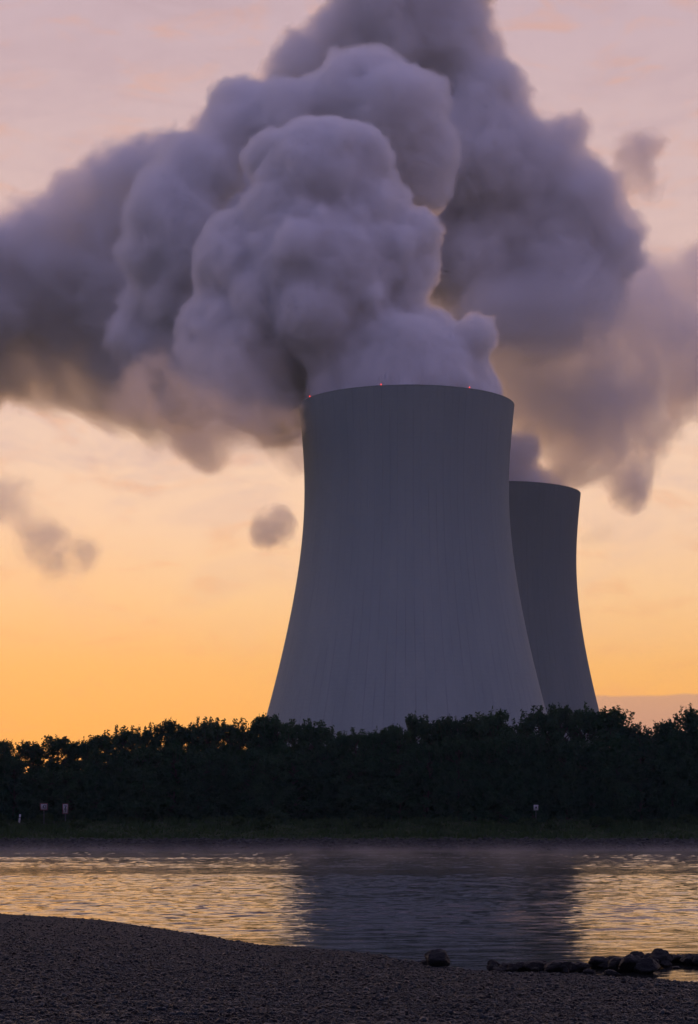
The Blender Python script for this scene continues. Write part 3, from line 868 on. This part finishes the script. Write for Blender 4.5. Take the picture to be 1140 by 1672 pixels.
FRONT_B = [(664, 652, 148, 0), (570, 640, 76, 6), (730, 650, 85, -2), (712, 598, 68, -6), (782, 546, 40, -8), (756, 600, 50, 0), (786, 632, 26, 0), (655, 560, 55, -8),
           (600, 590, 95, -2), (480, 590, 115, 34), (400, 560, 105, 6), (335, 540, 57, 8), (305, 562, 28, 5), (440, 640, 80, 46), (390, 620, 74, 46),
           (520, 460, 150, 0), (400, 440, 88, 2), (372, 385, 48, 2), (345, 445, 36, 0), (640, 430, 84, 0), (684, 382, 47, -2), (688, 440, 37, -4), (668, 480, 40, -4),
           (480, 360, 95, -4), (590, 360, 90, 0),
           (520, 300, 116, 0), (575, 258, 70, -2), (448, 262, 58, 2), (548, 232, 39, -4), (610, 300, 44, -2), (505, 237, 42, 0), (625, 345, 48, 0)]
MID_B = [(585, 114, 44, 0), (622, 114, 43, 4), (550, 92, 22, -2), (640, 190, 94, 0), (560, 170, 76, 5), (705, 237, 52, 2), (696, 160, 46, 8), (728, 252, 30, -2), (690, 300, 58, 4),
         (660, 260, 86, 6), (480, 190, 70, 6), (430, 190, 60, 14), (397, 157, 40, 18), (364, 154, 30, 20), (385, 220, 64, 14), (330, 280, 70, 6), (265, 330, 60, 0), (226, 350, 37, -2),
         (300, 400, 94, 6), (235, 415, 50, 4), (285, 490, 74, 12), (330, 570, 84, 22), (240, 500, 54, 18), (400, 620, 84, 26), (455, 680, 55, 30), (260, 570, 66, 20), (305, 625, 74, 26), (215, 545, 50, 24)]
BACK_B = [(640, 30, 116, 0), (650, -90, 120, 10), (740, -60, 96, 10), (560, 62, 66, -4), (490, 97, 54, -8), (464, 110, 28, -10), (735, 60, 84, 0), (788, 150, 78, 0), (832, 184, 46, 0),
          (770, 250, 125, 6), (850, 300, 98, 8), (916, 228, 46, 4), (946, 208, 32, 0), (945, 340, 84, 10), (1000, 392, 60, 10), (900, 420, 100, 12), (800, 420, 110, 16), (850, 470, 78, 16),
          (970, 440, 72, 14), (1030, 430, 36, 10),
          (560, 140, 84, 14), (490, 160, 72, 14), (690, 130, 90, 14), (620, 260, 120, 24), (700, 360, 120, 24), (420, 210, 76, 14), (345, 215, 44, 10), (300, 310, 96, 20), (400, 350, 120, 24),
          (450, 480, 120, 30), (260, 430, 84, 20)]
LEFT_B = [(205, 300, 60, 10), (245, 300, 60, 14), (280, 245, 44, 8), (215, 274, 56, 0), (165, 302, 52, 0), (110, 344, 58, 4), (170, 370, 82, 10), (50, 374, 56, 0), (-15, 400, 64, 0), (70, 430, 86, 10), (-80, 430, 92, 10), (-180, 450, 110, 20),
          (140, 460, 90, 16), (230, 380, 70, 14), (0, 490, 90, 14), (220, 490, 90, 20), (90, 520, 80, 24), (-70, 540, 95, 20), (190, 560, 80, 26)]
REAR_B = [(775, 815, 85, 0), (846, 800, 52, -2), (838, 748, 44, -6), (856, 735, 34, -8), (880, 786, 30, 0), (908, 798, 22, 0), (926, 804, 13, 0), (750, 720, 72, 10), (690, 620, 70, 10)]

def soft_skin(me, name, voxel, band, density, scale, erode, aniso, parent):
    """vapour thinning outward over a band, its edge eaten by turbulence"""
    m, t, out = material("steam_skin")
    at_ = t.n('ShaderNodeAttribute'); at_.attribute_name = "density"
    tcn = t.n('ShaderNodeTexCoord')
    nz = t.noise(tcn.outputs["Object"], scale, 3, 0.6, 0.5)
    v_ = t.m('MULTIPLY_ADD', t.m('SUBTRACT', nz, 0.5), erode, at_.outputs['Fac'])
    dn = t.m('MULTIPLY', t.m('MULTIPLY', t.smooth(v_, 0.12, 1.0), density), t.smooth(at_.outputs['Fac'], 0.0, 0.1))
    v = t.n('ShaderNodeVolumeScatter'); v.inputs['Anisotropy'].default_value = aniso; v.inputs['Color'].default_value = STEAM
    t.l(dn, v.inputs['Density']); t.l(v.outputs[0], out.inputs['Volume'])
    src = bpy.data.objects.new(name + "_skin", me)          # the outline that the vapour fills; not part of the scene itself
    vol = bpy.data.volumes.new(name); vol.materials.append(m)
    o = bpy.data.objects.new(name, vol); C.objects.link(o); o.parent = parent
    md = o.modifiers.new("vapour", 'MESH_TO_VOLUME'); md.object = src
    md.resolution_mode = 'VOXEL_SIZE'; md.voxel_size = voxel; md.density = 1.0; md.interior_band_width = band
    return o
def plume(lst, d0, density, aniso, seed, label, voxel, grow, band, erode_scale, erode, amp=0.8, fine=0.11, n1=46, n2=5):
    bl = balls_px(lst, d0)
    P_, Rr = sprout(bl, rng(seed), n1=n1, n2=n2)
    me = hull("steam_plume", P_, np.maximum(Rr - band * 0.45, 0.3), voxel, amp, fine)
    o = obj("steam_plume", me, mat_steam("steam_core", density, aniso, STEAM)); tag(o, label, "steam", "clouds of steam above the towers")
    soft_skin(hull("wispy_fringe", P_, Rr + grow, voxel, amp, fine), "wispy_fringe", voxel * 1.1, band, density, erode_scale, erode, aniso, o)
    print(label, len(me.polygons), "faces")
    return o
STEAM = (1.0, 1.0, 1.0, 1)
plume(FRONT_B, 752, 0.40, 0.3, 11, "dense lavender billows of steam rising straight out of the nearer cooling tower", 0.85, 1.1, 2.2, 0.34, 1.3)
plume(MID_B, 800, 0.32, 0.3, 12, "rounded steam billows just behind and around the top of the nearest column", 1.1, 1.8, 3.6, 0.25, 1.7)
plume(BACK_B, 905, 0.23, 0.35, 13, "darkest great mass of steam at the top and upper right of the sky", 1.4, 3.0, 6.5, 0.13, 1.9, 1.3, 0.085)
plume(LEFT_B, 880, 0.20, 0.3, 14, "dark bank of steam drifting off to the left edge", 1.6, 4.0, 9.0, 0.10, 2.0, 1.5, 0.08)
plume(REAR_B, D2, 0.28, 0.3, 15, "small puff of steam rolling over the rim of the farther cooling tower", 1.0, 1.6, 3.6, 0.15, 1.1)

# torn, thinning drifts: density fades out from a few soft centres and is broken up by turbulence
def mat_drift(name, balls, density, scale, torn, aniso=0.35, lo=0.22, hi=1.0):
    m, t, out = material(name)
    tcn = t.n('ShaderNodeTexCoord')
    nz = t.noise(tcn.outputs['Object'], scale, 7, 0.68, 0.9)
    f = None
    for b in balls:
        dn = t.n('ShaderNodeVectorMath', operation='DISTANCE')
        t.l(tcn.outputs['Object'], dn.inputs[0]); dn.inputs[1].default_value = b[:3]
        k = t.smooth(dn.outputs['Value'], b[3] * 1.15, b[3] * 0.1)
        f = k if f is None else t.m('ADD', f, k)
    f = t.m('MINIMUM', f, 1.0)
    v_ = t.m('MULTIPLY_ADD', t.m('SUBTRACT', nz, 0.5), torn, t.m('MULTIPLY', f, 0.62))
    dn = t.m('MULTIPLY', t.m('MULTIPLY', t.smooth(v_, lo, hi), density), t.smooth(f, 0.0, 0.12))
    v = t.n('ShaderNodeVolumeScatter')
    v.inputs['Anisotropy'].default_value = aniso
    t.l(dn, v.inputs['Density']); t.l(v.outputs[0], out.inputs['Volume'])
    return m
def drift(name, lst, d0, mname, density, scale, torn, seed, label, voxel, lo=0.22, hi=1.0):
    bl = balls_px(lst, d0)
    P_ = np.array([b[:3] for b in bl]); Rr = np.array([b[3] * 1.15 for b in bl])
    me = hull(name, P_, Rr, voxel, 0.3, 0.05)
    o = obj(name, me, mat_drift(mname, bl, density, scale, torn, lo=lo, hi=hi)); tag(o, label, "steam", "clouds of steam above the towers")
DRIFT_L = [(-60, 580, 140, 0), (60, 570, 130, 0), (170, 580, 125, 0), (240, 620, 110, 0), (300, 670, 105, 0), (335, 710, 75, 0), (348, 745, 46, 0), (410, 650, 110, 0), (450, 705, 80, 0), (482, 765, 60, 0),
           (420, 570, 120, 10), (270, 550, 120, 10), (120, 500, 110, 10), (0, 500, 110, 10), (350, 620, 110, -10), (200, 640, 80, -10)]
DRIFT_R = [(900, 540, 140, 0), (810, 560, 110, 10), (990, 580, 120, 0), (1100, 570, 110, 0), (1060, 480, 95, 0), (1140, 470, 75, 0), (1200, 560, 130, 0), (1010, 700, 105, 0), (920, 660, 100, 0), (1080, 670, 85, 0),
           (1020, 790, 62, 0), (870, 640, 95, 0), (930, 770, 62, 0), (950, 575, 60, -10), (850, 520, 110, 0), (1000, 500, 110, 0), (1170, 430, 70, 0), (1180, 660, 70, 0), (770, 500, 110, 0), (720, 540, 100, 10), (1060, 600, 130, 0), (960, 660, 110, 0), (880, 515, 95, -60), (985, 495, 85, -60), (790, 520, 85, -60)]
drift("steam_drift", DRIFT_L, 920, "steam_torn_left", 0.34, 0.014, 2.5, 21, "torn thin warm-lit steam hanging under the left of the plume", 3.0)
drift("steam_drift", DRIFT_R, 960, "steam_torn_right", 0.42, 0.0135, 3.0, 22, "torn thin steam drifting at the right behind the towers", 3.0)
drift("steam_drift", [(330, 640, 90, 0), (405, 690, 95, 0), (462, 700, 60, 0), (270, 610, 80, 0), (455, 640, 60, 0), (370, 600, 80, 0), (330, 715, 75, 0), (290, 690, 70, 0), (230, 640, 70, 0), (345, 750, 45, 0)], 735, "steam_sinking", 0.15, 0.022, 2.9, 25,
      "soft purple steam sinking beside the left of the nearer tower's rim", 2.5)
drift("steam_puff", [(1035, 250, 48, 0), (1065, 235, 36, 0), (1010, 285, 40, 0), (1050, 300, 44, 0)], 960, "steam_puff_upper", 0.24, 0.055, 2.6, 31, "small ragged dark puff of steam apart at the upper right", 1.5, 0.12, 1.0)
drift("steam_puff", [(445, 862, 44, 0), (428, 872, 30, 0), (462, 850, 30, 0)], 930, "steam_puff_tower", 0.22, 0.08, 2.4, 32, "small round dark puff just left of the nearer tower", 1.5, 0.12, 1.0)
drift("steam_puff", [(100, 905, 66, 0), (60, 880, 62, 0), (135, 910, 40, 0)], 980, "steam_puff_low", 0.09, 0.05, 2.6, 33, "faint wide puff low in the left sky", 1.8, 0.12, 1.0)
drift("steam_puff", [(20, 815, 60, 0), (-30, 820, 60, 0)], 980, "steam_puff_edge", 0.09, 0.05, 2.5, 34, "faint puff at the left edge above the lower one", 1.8, 0.12, 1.0)
drift("steam_puff", [(985, 870, 34, 0), (960, 880, 24, 0)], 980, "steam_puff_right", 0.04, 0.09, 1.5, 35, "faint torn scrap of steam just right of the farther tower", 1.5, 0.12, 1.0)

# ------------------------------------------------------------------ mist on the river
def mat_mist():
    """densest on the water, gone a few metres up, drifting in patches"""
    m, t, out = material("river_mist")
    tcn = t.n('ShaderNodeTexCoord')
    s = t.n('ShaderNodeSeparateXYZ'); t.l(tcn.outputs['Object'], s.inputs[0])
    nz = t.noise(t.scaled(tcn.outputs['Object'], (0.16, 0.03, 0.12)), 1.0, 4, 0.6, 0.6)
    up = t.m('POWER', t.smooth(s.outputs[2], 2.6, -1.0), 2.5)
    dn = t.m('MULTIPLY', t.m('MULTIPLY', up, t.smooth(nz, 0.30, 0.75)), t.m('MULTIPLY', t.smooth(s.outputs[1], 45, 200), 0.015))
    v = t.n('ShaderNodeVolumeScatter'); v.inputs['Anisotropy'].default_value = 0.5
    t.l(dn, v.inputs['Density']); t.l(v.outputs[0], out.inputs['Volume'])
    return m
def mist_top(x, y):
    return 0.05 + 4.5 * np.clip((y - 50) / 60, 0, 1) * np.clip((334 - y) / 12, 0, 1)
xs = np.linspace(-90, 90, 20); ys = np.linspace(50, 337, 120)
xx, yy = np.meshgrid(xs, ys); nx, ny = len(xs), len(ys)
top = np.stack([xx, yy, mist_top(xx, yy)], -1).reshape(-1, 3); bot = np.stack([xx, yy, np.full_like(xx, -0.3)], -1).reshape(-1, 3)
i = (np.arange(nx - 1)[None, :] + nx * np.arange(ny - 1)[:, None])
ft = np.stack([i, i + 1, i + nx + 1, i + nx], -1).reshape(-1, 4); fb = ft[:, ::-1] + nx * ny
per = np.concatenate([np.arange(nx), nx - 1 + nx * np.arange(1, ny), nx * (ny - 1) + np.arange(nx - 2, -1, -1), nx * np.arange(ny - 2, 0, -1)])
pn = np.roll(per, -1)
fs = np.stack([per + nx * ny, pn + nx * ny, pn, per], -1)
me = mesh_np("mist", np.concatenate([top, bot]), np.concatenate([ft, fb, fs]))
tag(obj("mist", me, mat_mist()), "thin mist lying on the far half of the river", "mist", kind='stuff')

# ------------------------------------------------------------------ evening haze in the air
m, t, out = material("air_haze")
pv = t.n('ShaderNodeVolumePrincipled')
pv.inputs['Color'].default_value = (0.66, 0.90, 1.0, 1)
pv.inputs['Density'].default_value = HAZE
pv.inputs['Anisotropy'].default_value = 0.2
t.l(pv.outputs[0], out.inputs['Volume'])
m.cycles.homogeneous_volume = True
tag(obj("haze", mesh_np("haze", *box((0, 700, 248), (1600, 1600, 506))), m), "thin evening haze filling the air", "haze", kind='stuff')
